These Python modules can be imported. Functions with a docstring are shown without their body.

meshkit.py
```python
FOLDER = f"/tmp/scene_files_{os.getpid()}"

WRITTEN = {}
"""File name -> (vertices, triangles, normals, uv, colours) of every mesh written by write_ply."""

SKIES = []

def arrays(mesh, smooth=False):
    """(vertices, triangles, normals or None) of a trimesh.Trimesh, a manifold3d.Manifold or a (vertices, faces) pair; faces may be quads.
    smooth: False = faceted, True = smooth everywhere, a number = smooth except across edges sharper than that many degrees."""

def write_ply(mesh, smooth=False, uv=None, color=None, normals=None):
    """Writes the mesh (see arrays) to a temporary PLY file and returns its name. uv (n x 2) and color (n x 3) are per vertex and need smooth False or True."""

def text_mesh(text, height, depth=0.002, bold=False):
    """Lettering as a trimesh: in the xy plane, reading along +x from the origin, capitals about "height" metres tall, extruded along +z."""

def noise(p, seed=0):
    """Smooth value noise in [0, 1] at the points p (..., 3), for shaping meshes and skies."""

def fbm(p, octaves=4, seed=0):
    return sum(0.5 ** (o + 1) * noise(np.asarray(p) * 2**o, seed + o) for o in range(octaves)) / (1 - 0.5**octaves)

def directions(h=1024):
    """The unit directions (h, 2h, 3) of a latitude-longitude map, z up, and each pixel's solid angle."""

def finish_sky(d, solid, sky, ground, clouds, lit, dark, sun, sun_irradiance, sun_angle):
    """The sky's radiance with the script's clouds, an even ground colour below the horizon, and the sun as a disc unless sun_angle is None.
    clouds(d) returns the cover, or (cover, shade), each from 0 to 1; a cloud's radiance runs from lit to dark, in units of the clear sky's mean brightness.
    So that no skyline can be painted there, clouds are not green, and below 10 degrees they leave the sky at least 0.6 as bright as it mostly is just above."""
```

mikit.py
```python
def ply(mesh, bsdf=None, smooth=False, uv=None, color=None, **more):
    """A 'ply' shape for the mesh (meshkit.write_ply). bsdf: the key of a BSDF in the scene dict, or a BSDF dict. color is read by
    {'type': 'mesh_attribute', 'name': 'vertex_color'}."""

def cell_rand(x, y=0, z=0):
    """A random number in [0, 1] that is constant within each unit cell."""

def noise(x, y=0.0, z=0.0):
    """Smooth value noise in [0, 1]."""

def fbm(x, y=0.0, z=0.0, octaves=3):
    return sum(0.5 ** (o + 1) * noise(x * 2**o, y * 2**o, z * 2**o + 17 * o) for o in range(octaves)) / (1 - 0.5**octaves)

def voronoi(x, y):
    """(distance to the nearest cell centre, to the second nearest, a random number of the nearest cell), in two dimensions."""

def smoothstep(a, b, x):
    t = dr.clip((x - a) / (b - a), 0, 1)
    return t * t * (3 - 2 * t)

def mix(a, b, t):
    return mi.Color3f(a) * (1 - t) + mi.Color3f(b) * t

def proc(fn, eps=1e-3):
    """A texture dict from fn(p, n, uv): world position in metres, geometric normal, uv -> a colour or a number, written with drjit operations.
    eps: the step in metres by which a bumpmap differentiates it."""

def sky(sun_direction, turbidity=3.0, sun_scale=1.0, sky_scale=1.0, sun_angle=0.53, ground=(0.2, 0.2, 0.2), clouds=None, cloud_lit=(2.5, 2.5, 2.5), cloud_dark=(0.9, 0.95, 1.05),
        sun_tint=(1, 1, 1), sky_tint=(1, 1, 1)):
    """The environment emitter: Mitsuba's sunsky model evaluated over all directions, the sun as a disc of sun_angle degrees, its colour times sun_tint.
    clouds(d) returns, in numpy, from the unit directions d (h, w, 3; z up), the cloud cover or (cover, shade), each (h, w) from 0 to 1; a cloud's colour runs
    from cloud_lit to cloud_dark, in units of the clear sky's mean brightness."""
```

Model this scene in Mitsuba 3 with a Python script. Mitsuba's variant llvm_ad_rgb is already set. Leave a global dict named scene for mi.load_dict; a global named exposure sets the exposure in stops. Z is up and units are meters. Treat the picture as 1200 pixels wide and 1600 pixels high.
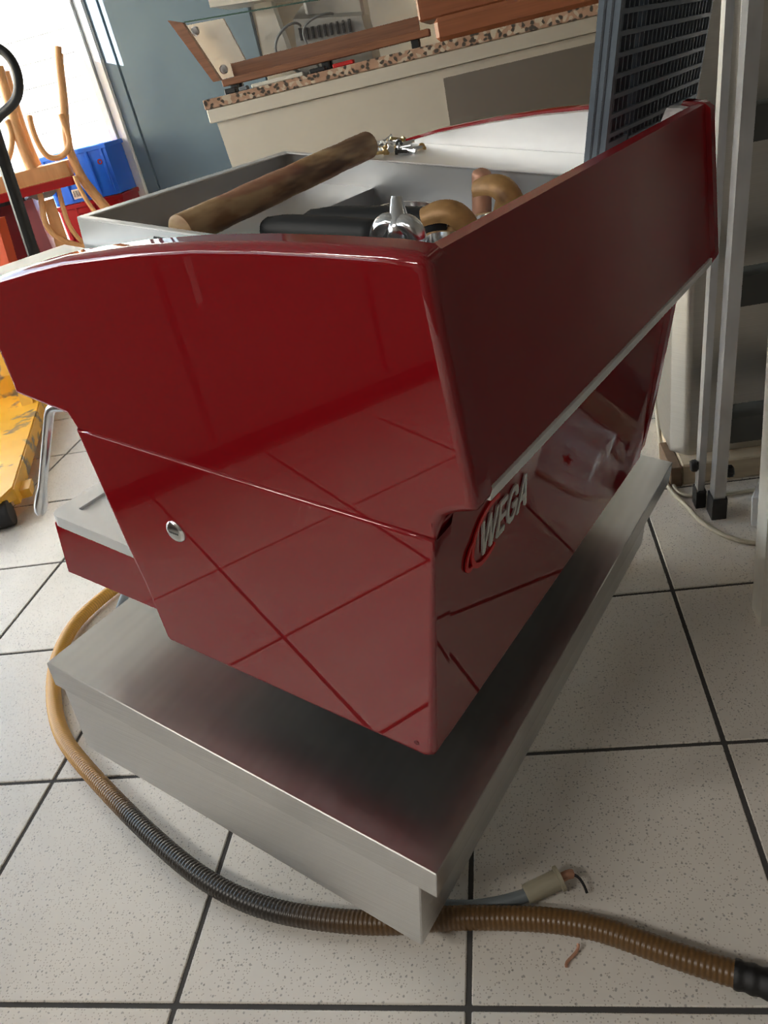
import math, random
import numpy as np, trimesh
import mitsuba as mi
import drjit as dr
import shapely.geometry as sg
from shapely import affinity
import mikit, meshkit
from mikit import noise, fbm, voronoi, cell_rand, smoothstep, mix

random.seed(7); RNG = np.random.default_rng(7)
scene, labels = {}, {}

# ---------------------------------------------------------------- camera, sky, sun, lamps, exposure
CAM = np.array([0.47273, -0.42710, 0.85172])
FWD = np.array([-0.20136, 0.84804, -0.49019])
UP = np.array([0.12064, 0.51810, 0.84677])
scene['camera'] = {'type': 'perspective', 'fov': 52.72, 'fov_axis': 'x', 'near_clip': 0.01, 'far_clip': 100.0,
                   'to_world': mi.ScalarTransform4f().look_at(origin=CAM.tolist(), target=(CAM + FWD).tolist(), up=UP.tolist())}
exposure = 4.2
SUN = np.array([0.70, 0.60, -0.27]); SUN /= np.linalg.norm(SUN)
scene['sky'] = mikit.sky((-SUN).tolist(), turbidity=3.5, sun_scale=0.0, sky_scale=3.6, ground=(0.3, 0.29, 0.27), sky_tint=(1.065, .962, .908))
scene['sun'] = {'type': 'directional', 'direction': SUN.tolist(), 'irradiance': {'type': 'rgb', 'value': [1.6, 1.55, 1.42]}}
FILL_LAMP = [3.0, 2.87, 2.65]

# ---------------------------------------------------------------- materials
def rgb(*c): return {'type': 'rgb', 'value': list(c)}
def mat(key, d): scene[key] = d if d['type'] == 'twosided' or d['type'] in ('dielectric', 'thindielectric', 'principledthin') else {'type': 'twosided', 'bsdf': d}; return key
def pri(key, col, rough=.5, metal=0., **k):
    return mat(key, {'type': 'principled', 'base_color': rgb(*col) if isinstance(col, (tuple, list)) else col, 'roughness': rough, 'metallic': metal, **k})
def plastic(key, col, alpha=.1, **k):
    return mat(key, {'type': 'roughplastic', 'diffuse_reflectance': rgb(*col) if isinstance(col, (tuple, list)) else col, 'alpha': alpha, 'nonlinear': True, **k})

def f_red(p, n, uv):
    s = fbm(p.x * 5, p.y * 5, p.z * 5)
    return mix((.45, .012, .022), (.50, .015, .026), s)
mat('red_paint', {'type': 'plastic', 'diffuse_reflectance': mikit.proc(f_red), 'int_ior': 1.75, 'nonlinear': True})
plastic('red_paint_satin', mikit.proc(f_red), .10, int_ior=1.7)
def f_brush(p, n, uv):
    s = noise(p.x * 14, p.y * 14, p.z * 700) * .5 + noise(p.x * 6, p.y * 6, p.z * 6) * .5
    return mix((.54, .535, .52), (.66, .655, .64), s)
pri('steel_brushed', mikit.proc(f_brush), .27, 1., anisotropic=.55)
pri('steel_base', mikit.proc(f_brush), .30, 1., anisotropic=.3)
pri('steel_body', mikit.proc(lambda p, n, uv: f_brush(p, n, uv) * 1.12), .40, .9)
pri('steel_satin', (.72, .73, .73), .38, 1.)
pri('steel_tray', (.50, .51, .52), .40, .9)
pri('steel_white', (.84, .845, .84), .33, .6)
pri('chrome', (.72, .73, .74), .12, 1.)
pri('aluminium', (.62, .64, .67), .32, 1.)
pri('aluminium_worn', mikit.proc(lambda p, n, uv: mix((.45, .45, .46), (.68, .69, .70), fbm(p.x * 30, p.y * 30, p.z * 14))), .35, .9)
pri('trim_metal', (.80, .81, .81), .4, .5)
plastic('dark_plastic', (.022, .026, .032), .2)
plastic('handle_plastic', (.036, .043, .050), .3)
plastic('black_rubber', (.014, .014, .015), .35)
pri('dark_steel', (.07, .072, .07), .6, .3)
pri('slate_plastic', (.105, .128, .155), .42)
pri('slate_dark', (.030, .036, .045), .5)
pri('grout', (.055, .052, .05), .85)

def f_tile(p, n, uv):
    a1, b1, w1 = voronoi(p.x * 300, p.y * 300)
    a2, b2, w2 = voronoi(p.x * 150 + 7.3, p.y * 150 + 1.7)
    base = mix((.62, .581, .522), (.69, .647, .592), fbm(p.x * 7, p.y * 7, 3.1))
    base = base * (0.96 + .07 * cell_rand(dr.floor(p.x / .3333 + .002), dr.floor(p.y / .3333 + .002)))
    s1 = smoothstep(.30, .16, a1) * dr.select(w1 > .66, 1., 0.)
    s2 = smoothstep(.26, .12, a2) * dr.select(w2 > .80, 1., 0.)
    c = mix(base, (.27, .22, .165), s1 * .55)
    c = mix(c, (.13, .12, .11), s2 * .55)
    dirt = smoothstep(.55, .75, fbm(p.x * 3.1 + 5, p.y * 3.1, 1.3, octaves=4)) * .18
    return mix(c, (.30, .25, .18), dirt)
pri('floor_tile', mikit.proc(f_tile), .42, 0., specular=.5)

plastic('wall_tile_white', (.80, .82, .83), .06)
pri('wall_white', mikit.proc(lambda p, n, uv: mix((.76, .755, .73), (.80, .795, .775), fbm(p.x * 5, p.y * 5, p.z * 5))), .85)
pri('wall_cream', (.70, .655, .575), .85)
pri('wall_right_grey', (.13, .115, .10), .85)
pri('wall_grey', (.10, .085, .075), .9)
pri('ceiling_white', (.45, .45, .44), .9)
pri('wall_joint', (.25, .26, .28), .9)
pri('door_blue', mikit.proc(lambda p, n, uv: mix((.092, .148, .200), (.105, .165, .222), fbm(p.x * 3, p.y * 3, p.z * 3))), .45)

def f_granite(p, n, uv):
    a, b, w = voronoi((p.x + p.y * .31) * 88, (p.z - p.y * .9) * 88 + noise(p.x * 40, p.y * 40, p.z * 40) * 1.3)
    c = mix((.48, .33, .25), (.62, .47, .37), w)
    c = mix(c, (.66, .60, .52), dr.select(w > .82, 1., 0.))
    return mix(c, (.13, .115, .105), dr.select(w < .36, 1., 0.) * smoothstep(.66, .36, a))
plastic('granite', mikit.proc(f_granite), .06)
def wood(c0, c1, sx, sy, sz):
    def f(p, n, uv):
        g = noise(p.x * sx, p.y * sy, p.z * sz) * .6 + noise(p.x * sx * 3.1, p.y * sy * 3.1, p.z * sz * 3.1) * .4
        return mix(c0, c1, g)
    return mikit.proc(f)
pri('wood_walnut', wood((.13, .055, .030), (.22, .10, .055), 6, 40, 90), .38)
pri('wood_cherry', wood((.17, .062, .030), (.23, .088, .045), 5, 40, 90), .33)
pri('wood_beech', wood((.60, .30, .12), (.74, .42, .19), 60, 60, 8), .40)
pri('wood_block', wood((.42, .34, .23), (.56, .47, .34), 10, 50, 60), .75)
pri('added_cupboard_wood', wood((.26, .21, .20), (.34, .28, .26), 10, 50, 60), .6)
pri('wood_dark_block', wood((.11, .07, .04), (.17, .11, .065), 10, 50, 60), .75)
def f_rod(p, n, uv):
    a = p.x * .43 + p.y * .90
    g = fbm(p.x * 30, p.y * 22, p.z * 60, octaves=4)
    c = mix((.30, .165, .075), (.45, .31, .165), smoothstep(.30, .62, g))
    c = mix(c, (.10, .045, .026), smoothstep(.47, .66, fbm(a * 9 + 4, p.z * 46, p.x * 12 - p.y * 6, octaves=4)) * .85)
    return mix(c, (.27, .09, .065), smoothstep(.54, .66, noise(a * 13, p.z * 40, 3.0)) * .6)
pri('wood_rod', mikit.proc(f_rod), .5)
def f_rust(p, n, uv):
    g = fbm(p.x * 90, p.y * 90, p.z * 90, octaves=4)
    c = mix((.26, .13, .045), (.40, .23, .085), g)
    return mix(c, (.09, .035, .015), smoothstep(.46, .72, fbm(p.x * 34 + 3, p.y * 34, p.z * 34, octaves=4)) * .75)
pri('brass_stained', mikit.proc(f_rust), .45, .25)
pri('copper_dull', (.50, .26, .17), .45, .4)
pri('brass', (.62, .45, .20), .35, .9)
plastic('crate_blue', (.03, .29, .92), .18)
plastic('crate_red', (.52, .012, .025), .18)
plastic('table_red', (.56, .018, .022), .12)
plastic('cabinet_red', (.24, .010, .018), .2)
plastic('lit_panel_pink', (.55, .19, .22), .25)  # red side panel with the light on it painted in as pink
plastic('orange_plastic', (.80, .17, .055), .25)
def f_yellow(p, n, uv):
    s = smoothstep(.57, .66, fbm(p.x * 16, p.y * 16, p.z * 16, octaves=4))
    c = mix((.72, .36, .022), (.80, .43, .05), noise(p.x * 20, p.y * 20, p.z * 20))
    c = mix(c, (.16, .13, .10), s * .85)
    return c
pri('yellow_paint', mikit.proc(f_yellow), .42)
pri('print_black', (.02, .02, .02), .6)
plastic('white_plastic', (.74, .74, .71), .2)
plastic('cream_plastic', (.66, .62, .50), .2)
plastic('grey_plastic', (.52, .53, .52), .25)
pri('carton', (.68, .69, .68), .8)
plastic('label_white', (.80, .80, .80), .3)
plastic('logo_red', (.80, .012, .018), .1)
plastic('bright_red', (.62, .03, .03), .2)
pri('logo_silver', (.74, .76, .74), .30, .8)
plastic('cable_white', (.66, .62, .52), .25)
plastic('cable_grey', (.36, .40, .42), .2)
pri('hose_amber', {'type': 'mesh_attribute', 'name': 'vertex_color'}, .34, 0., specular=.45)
mat('glass', {'type': 'thindielectric', 'int_ior': 1.5})
pri('glass_edge', (.05, .10, .09), .1)
pri('steel_post', mikit.proc(lambda p, n, uv: f_brush(p, n, uv) * mi.Color3f(.78, .75, .70)), .34, .9)
pri('steel_counter', (.60, .57, .50), .42, .75)
pri('counter_reflection', (.30, .28, .25), .35, .9)  # dark tone of the painted counter reflection
pri('jamb_paint', (.66, .70, .73), .35, .3)
pri('tread_grey', (.075, .082, .078), .6, .2)
pri('pole_cream', (.60, .58, .52), .5)
pri('sun_blocker_wall', (.55, .52, .47), .9)

# ---------------------------------------------------------------- naming helpers
def key_for(name):
    if name not in scene and name not in labels and not any(k.startswith(name + '__') for k in scene): return name
    n = 1
    while True:
        k = f'{name}_{n:03d}'
        if k not in scene and k not in labels and not any(x.startswith(k + '__') for x in scene): return k
        n += 1
def thing(name, label, cat, group=None):
    k = key_for(name); labels[k] = {'label': label, 'category': cat}
    if group: labels[k]['group'] = group
    return k
def put(parent, name, mesh, m, smooth=30, label=None, kind=None, **kw):
    k = key_for(f'{parent}__{name}')
    scene[k] = mikit.ply(mesh, m, smooth=smooth, **kw)
    if label or kind:
        labels[k] = {}
        if label: labels[k]['label'] = label
        if kind: labels[k]['kind'] = kind
    return k
def single(name, mesh, m, label, cat, group=None, smooth=30, **kw):
    k = thing(name, label, cat, group); scene[k] = mikit.ply(mesh, m, smooth=smooth, **kw); return k
def struct(name, mesh, m, label=None, smooth=False):
    scene[name] = mikit.ply(mesh, m, smooth=smooth); labels[name] = {'kind': 'structure', **({'label': label} if label else {})}; return name

# ---------------------------------------------------------------- mesh helpers
cat = trimesh.util.concatenate
def bx(x0, x1, y0, y1, z0, z1, b=0.0):
    x0, x1 = sorted((x0, x1)); y0, y1 = sorted((y0, y1)); z0, z1 = sorted((z0, z1))
    if b <= 0:
        m = trimesh.creation.box((x1 - x0, y1 - y0, z1 - z0)); m.apply_translation(((x0 + x1) / 2, (y0 + y1) / 2, (z0 + z1) / 2)); return m
    b = min(b, (x1 - x0) * .45, (y1 - y0) * .45, (z1 - z0) * .45); P = []
    for x, sx in ((x0, 1), (x1, -1)):
        for y, sy in ((y0, 1), (y1, -1)):
            for z, sz in ((z0, 1), (z1, -1)):
                P += [(x + sx * b, y + sy * b, z), (x + sx * b, y, z + sz * b), (x, y + sy * b, z + sz * b)]
    return trimesh.convex.convex_hull(np.array(P))
def hull(P): return trimesh.convex.convex_hull(np.array(P, float))
def frames(P):
    P = np.asarray(P, float); t = np.gradient(P, axis=0); t /= np.linalg.norm(t, axis=1, keepdims=True) + 1e-12
    a = np.cross(t[0], [0, 0, 1.]);
    if np.linalg.norm(a) < .1: a = np.cross(t[0], [1., 0, 0])
    A = []
    for k in range(len(P)):
        a = a - np.dot(a, t[k]) * t[k]; a /= np.linalg.norm(a); A.append(a)
    A = np.array(A); return t, A, np.cross(t, A)
def tube(P, r, n=12, caps=True, flat=None):
    P = np.asarray(P, float); r = np.broadcast_to(np.asarray(r, float), (len(P),)); t, A, B = frames(P)
    th = np.arange(n) * 2 * np.pi / n; fl = 1. if flat is None else flat
    V = P[:, None] + r[:, None, None] * (np.cos(th)[None, :, None] * A[:, None] + fl * np.sin(th)[None, :, None] * B[:, None])
    i, j = np.meshgrid(np.arange(len(P) - 1), np.arange(n), indexing='ij')
    q = np.stack([i * n + j, (i + 1) * n + j, (i + 1) * n + (j + 1) % n, i * n + (j + 1) % n], -1).reshape(-1, 4)
    F = np.vstack([q[:, [0, 1, 2]], q[:, [0, 2, 3]]]); V = V.reshape(-1, 3)
    if caps:
        c0 = len(V); V = np.vstack([V, P[:1], P[-1:]]); k = np.arange(n); e = (len(P) - 1) * n
        F = np.vstack([F, np.stack([np.full(n, c0), k, (k + 1) % n], 1), np.stack([np.full(n, c0 + 1), e + (k + 1) % n, e + k], 1)])
    m = trimesh.Trimesh(V, F, process=False); m.fix_normals(); return m
def curve(P, n=60):
    from scipy.interpolate import CubicSpline
    P = np.asarray(P, float); d = np.r_[0, np.cumsum(np.linalg.norm(np.diff(P, axis=0), axis=1) ** .5 + 1e-9)]
    return CubicSpline(d, P)(np.linspace(0, d[-1], n))
def lathe(prof, n=24):
    return trimesh.creation.revolve(np.array(prof, float), sections=n)
def align(m, o, d):
    d = np.asarray(d, float); d = d / np.linalg.norm(d); m = m.copy()
    m.apply_transform(trimesh.geometry.align_vectors([0, 0, 1], d)); m.apply_translation(o); return m
def extrude(poly, h):
    gs = getattr(poly, 'geoms', [poly])
    return cat([trimesh.creation.extrude_polygon(g, h, engine='earcut') for g in gs])
def prism_y(pts, y0, y1):                                    # polygon in x,z extruded along y
    m = extrude(sg.Polygon(pts), y1 - y0); v = m.vertices.copy(); m.vertices = np.stack([v[:, 0], y0 + v[:, 2], v[:, 1]], 1); m.fix_normals(); return m
def prism_x(pts, x0, x1):                                    # polygon in y,z extruded along x
    m = extrude(sg.Polygon(pts) if not hasattr(pts, 'geom_type') else pts, x1 - x0); v = m.vertices.copy(); m.vertices = np.stack([x0 + v[:, 2], v[:, 0], v[:, 1]], 1); m.fix_normals(); return m
def rounded(pts, radii, n=5):                                # polygon corners rounded by radii
    pts = np.asarray(pts, float); out = []
    for i, p in enumerate(pts):
        r = radii[i] if hasattr(radii, '__len__') else radii
        a, b = pts[i - 1] - p, pts[(i + 1) % len(pts)] - p; la, lb = np.linalg.norm(a), np.linalg.norm(b); a, b = a / la, b / lb
        if r <= 0: out.append(p); continue
        ang = math.acos(np.clip(a @ b, -1, 1)); d = min(r / math.tan(ang / 2), la * .45, lb * .45)
        for t in np.linspace(0, 1, n): out.append((1 - t) ** 2 * (p + a * d) + 2 * t * (1 - t) * p + t * t * (p + b * d))
    return np.array(out)
def dense(pts, step):
    out = []
    for i, p in enumerate(pts):
        q = pts[(i + 1) % len(pts)]; k = max(1, int(np.linalg.norm(np.subtract(q, p)) / step))
        out += [np.asarray(p) + (np.asarray(q) - p) * t / k for t in range(k)]
    return np.array(out)
def shell_y(prof, rad, y0, depth, sgn=1, steps=6):
    """A pressed sheet panel: outline prof (x,z), outer face at y0, edges bent back with radius rad (per vertex) to y0 + sgn*depth."""
    P = np.asarray(prof, float); n = len(P); rad = np.broadcast_to(np.asarray(rad, float), (n,))
    if sg.Polygon(P).exterior.is_ccw is False: P = P[::-1]; rad = rad[::-1]
    e = np.roll(P, -1, 0) - P; e /= np.linalg.norm(e, axis=1, keepdims=True); nr = np.stack([e[:, 1], -e[:, 0]], 1)
    m = nr + np.roll(nr, 1, 0); m /= np.maximum(1e-9, (m * m).sum(1, keepdims=True)) / 2      # mitre: unit offset
    rings = []
    for th in np.linspace(0, np.pi / 2, steps + 1):
        q = P - m * (rad * (1 - np.sin(th)))[:, None]; y = y0 + sgn * rad * (1 - np.cos(th))
        rings.append(np.stack([q[:, 0], y, q[:, 1]], 1))
    rings.append(np.stack([P[:, 0], np.full(n, y0 + sgn * depth), P[:, 1]], 1))
    V = np.vstack(rings); F = []
    for k in range(len(rings) - 1):
        a = k * n + np.arange(n); b = k * n + (np.arange(n) + 1) % n; F += [np.stack([a, b, b + n], 1), np.stack([a, b + n, a + n], 1)]
    for k in (0, len(rings) - 1):
        from mapbox_earcut import triangulate_float64
        t = triangulate_float64(rings[k][:, [0, 2]].astype(np.float64), np.array([n], dtype=np.uint32)).reshape(-1, 3) + k * n; F.append(t if k == 0 else t[:, ::-1])
    mesh = trimesh.Trimesh(V, np.vstack(F), process=False); mesh.merge_vertices(); mesh.fix_normals()
    flat = (np.abs(mesh.vertices[mesh.faces][:, :, 1] - y0) < 1e-6).all(1)                     # the flat face keeps its own vertices, so that it mirrors like a flat sheet
    f = mesh.faces.copy(); f[flat] += len(mesh.vertices)
    return trimesh.Trimesh(np.vstack([mesh.vertices, mesh.vertices]), f, process=False)
def loft(a, b, closed=True):
    """Solid between two outlines of the same number of 3-D points."""
    a, b = np.asarray(a, float), np.asarray(b, float); n = len(a); V = np.vstack([a, b]); i = np.arange(n); j = (i + 1) % n
    F = [np.stack([i, j, j + n], 1), np.stack([i, j + n, i + n], 1)]
    f = np.array([[0, k, k + 1] for k in range(1, n - 1)]); F += [f[:, ::-1], f + n]
    m = trimesh.Trimesh(V, np.vstack(F), process=False); m.fix_normals(); return m

# machine frame: centimetres; x towards the back of the machine, y along its length away from the camera, z up (the whole stack stands tilted)
KS = 0.965
MR = np.array([[0.885916, 0.431089, 0.171219], [-0.425370, 0.902252, -0.070718], [-0.184969, -0.010181, 0.982692]])
MC = CAM + KS * (np.array([0.327490, 0.036442, 0.170162]) - CAM)
K4 = np.eye(4); K4[:3, :3] = MR * 0.01 * KS; K4[:3, 3] = MC
def L(m): m = m.copy(); m.apply_transform(K4); return m
K2 = .928                                                     # the coffee machine itself, raised on its feet above the base
EYE = np.array([19.978, -36.256, 72.741])
def LM(m): m = m.copy(); m.vertices = EYE + K2 * (m.vertices - EYE); return L(m)
def W(p): return MC + MR @ (np.asarray(p, float) * 0.01 * KS)

# ================================================================ THE ROOM
T = 0.33333
X0, X1, Y0, Y1, H = -3.2, 1.34, -2.6, 3.3, 2.75
struct('floor', bx(X0 - .1, X1 + .1, Y0 - .1, Y1 + 1.2, -.06, -.0022), 'grout', 'floor of pale speckled tiles with dark joints')
tile_ply = mikit.ply(bx(.0032, T - .0032, .0032, T - .0032, -.012, 0, .0012), 'floor_tile', smooth=False)
for i in range(-9, 4):
    for j in range(-8, 12):
        x, y = i * T, j * T
        if x > X1 or x + T < X0: continue
        k = key_for('floor__tile'); scene[k] = {**tile_ply, 'to_world': mi.ScalarTransform4f().translate([x, y, 0])}
struct('ceiling', bx(X0 - .1, X1 + .1, Y0 - .1, Y1 + 1.2, H, H + .1), 'ceiling_white')
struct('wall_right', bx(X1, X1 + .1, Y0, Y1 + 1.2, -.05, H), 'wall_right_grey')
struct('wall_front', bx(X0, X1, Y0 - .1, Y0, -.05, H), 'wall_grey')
# left wall: glazed front with solid piers
wl = []
def pier(y0, y1, z0, z1): wl.append(bx(X0 - .08, X0, y0, y1, z0, z1))
pier(Y0, -2.3, -.05, H); pier(-2.3, 1.25, -.05, .25); pier(-2.3, 1.25, 2.55, H); pier(1.25, 1.30, -.05, H)
for y in (-1.15, 0.05): pier(y - .03, y + .03, .25, 2.55)
pier(1.30, 1.555, -.05, 1.90); pier(1.30, 3.2, 2.55, H); pier(1.555, 3.2, -.05, .8); pier(3.2, Y1 + .1, -.05, H)
struct('wall_left', cat(wl), 'wall_white')
single('sun_blocker', bx(-6.2, -6, -9, -1.12, -.05, 3.7), 'sun_blocker_wall', 'unseen plain building added outside the glazed front to block direct sun', 'building')  # added out of view to keep direct sun off the machine
# back wall: white tiles below, plaster above; then the blue door, then cream plaster further back
struct('wall_back', bx(X0, -1.225, Y1, Y1 + .1, -.05, H), 'wall_joint', 'white tiled wall behind the chair and the crates')
tw, th_ = .15, .09
wt = mikit.ply(bx(.0016, tw - .0016, -.008, .002, .0016, th_ - .0016, .001), 'wall_tile_white', smooth=False)
for j in range(1, 15):
    for i in range(0, 8):
        x = -1.227 - (i + 1) * tw - (.0 if j % 2 else 0.0)
        if x < X0 - .02: continue
        k = key_for('wall_back__tile'); scene[k] = {**wt, 'to_world': mi.ScalarTransform4f().translate([x, Y1, j * th_])}
scene['wall_back__plaster'] = mikit.ply(bx(X0, -1.225, Y1 - .004, Y1 + .02, 15 * th_, H), 'wall_white')
scene['wall_back__plaster_001'] = mikit.ply(bx(X0, -2.43, Y1 - .004, Y1 + .02, 0, 15 * th_), 'wall_white')
struct('wall_far', bx(-.42, X1, Y1 + .35, Y1 + .45, -.05, H), 'wall_cream', 'cream wall behind the counter')
struct('wall_return', bx(-.46, -.42, Y1 + .02, Y1 + .45, -.05, H), 'wall_cream')
labels['door_1'] = {'kind': 'structure', 'label': 'blue-grey metal door with a bright sun patch beside an aluminium jamb'}
d1 = 'door_1'
put(d1, 'frame', cat([bx(-1.142, -1.085, Y1 - .02, Y1 + .05, 0, 2.2, .003), bx(-1.142, -.42, Y1 - .02, Y1 + .05, 2.2, 2.26, .003)]), 'door_blue')
put(d1, 'leaf', bx(-1.080, -.46, Y1 - .015, Y1 + .03, .01, 2.197, .003), 'door_blue')
put(d1, 'jamb', cat([bx(-1.25, -1.14, Y1 - .028, Y1 + .05, 0, 2.26, .002), bx(-1.218, -1.185, Y1 - .05, Y1 + .05, 0, 2.26, .003), bx(-1.182, -1.144, Y1 - .035, Y1 + .05, 0, 2.26, .003), bx(-1.246, -1.220, Y1 - .03, Y1 + .03, 0, 2.26, .002)]), 'jamb_paint', label='pale aluminium jamb strip')
struct('wall_lintel', bx(-1.225, -.42, Y1, Y1 + .1, 2.26, H), 'wall_white')
# an unseen low dark cupboard added left, for the red side panel to mirror
cbd = thing('added_cupboard', 'unseen low dark cupboard added for the red side panel to mirror', 'cupboard')
put(cbd, 'carcass', bx(-1.75, -1.18, -1.35, .38, .06, 1.02, .004), 'added_cupboard_wood', smooth=False)
put(cbd, 'worktop', bx(-1.77, -1.15, -1.37, .40, 1.02, 1.05, .004), 'dark_steel', smooth=False)
put(cbd, 'plinth', bx(-1.72, -1.22, -1.32, .34, 0, .06), 'dark_steel', smooth=False)
for k in range(3): d_ = put(cbd, 'door', bx(-1.18, -1.162, -1.33 + k * .57, -.78 + k * .57, .08, 1.0, .003), 'added_cupboard_wood', smooth=False); put(cbd, 'door__handle', bx(-1.162, -1.15, -.86 + k * .57, -.84 + k * .57, .45, .62, .003), 'steel_satin', smooth=False)
# unseen ceiling lamps added as fill light
for n, (lx, ly) in enumerate(((-2.1, -1.35), (-1.3, -2.0))):
    t = thing('fill_lamp', ('added fill lamp, white strip on the ceiling by the glazed front', 'added fill lamp, white strip on the ceiling above the added cupboard')[n], 'lamp', 'added fill lamps')
    put(t, 'housing', bx(lx - .62, lx + .62, ly - .10, ly + .10, H - .045, H - .001, .004), 'white_plastic')
    m = trimesh.Trimesh([[lx - .6, ly - .08, H - .047], [lx + .6, ly - .08, H - .047], [lx + .6, ly + .08, H - .047], [lx - .6, ly + .08, H - .047]], [[0, 2, 1], [0, 3, 2]], process=False)
    k = put(t, 'diffuser', m, 'label_white', smooth=False); scene[k]['emitter'] = {'type': 'area', 'radiance': rgb(*FILL_LAMP)}

# ================================================================ STAINLESS BASE
SW, SD, SK = 58.06, 86.4, 4.2
base = thing('stainless_base', 'low tilted stainless steel base unit under the red coffee machine', 'base unit')
top = [bx(-SW, 0, 0, SD, -.35, 0, .12), bx(-SW, 0, 0, .2, -SK, -.1, .06), bx(-.2, 0, 0, SD, -SK, -.1, .06), bx(-SW, -SW + .2, 0, SD, -SK, -.1, .06), bx(-SW, 0, SD - .2, SD, -SK, -.1, .06)]
put(base, 'top', L(cat(top)), 'steel_base', smooth=False, label='brushed steel top with folded skirt')
put(base, 'body', L(bx(-57.2, -2.2, .45, SD - 2.5, -17.2, -.4, .15)), 'steel_body', smooth=False)
for fx, fy in ((-8, 12), (-50, 40), (-8, 78), (-50, 78)):
    o = W((fx, fy, -17.2)); put(base, 'foot', align(lathe([(0, 0), (.022, 0), (.022, .006), (.012, .012), (.012, o[2] + .01), (0, o[2] + .01)], 16), (o[0], o[1], 0), (0, 0, 1)), 'black_rubber')

# ================================================================ ESPRESSO MACHINE
em = thing('espresso_machine', 'dark red coffee machine with silver lettering on its back, standing on the steel base', 'coffee machine')
TOPC = [(-6.3, 56.7), (-8.8, 56.75), (-14.3, 56.4), (-20.4, 55.9), (-27.3, 55.1), (-35.2, 53.8), (-44.3, 51.9), (-50.0, 50.3), (-55.4, 48.6), (-58.3, 47.3), (-59.8, 46.0), (-60.5, 43.7), (-60.3, 39.6), (-59.9, 36.0)]
UP_P = [(-50.9, 33.9), (-49.7, 32.2), (-4.9, 32.9), (-4.7, 34.4), (-4.2, 35.4), (-3.2, 36.1), (-2.2, 36.5), (-1.4, 36.9), (-1.2, 37.6), (-5.3, 56.0)] + TOPC + [(-59.4, 34.5)]
LO_P = [(-49.75, 32.5), (-47.0, 17.6), (-45.5, 11.6), (-44.2, 3.5), (-43.6, 3.0), (-6.2, 3.6), (-5.3, 4.2), (-5.0, 5.0), (-4.9, 33.2)]
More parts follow.
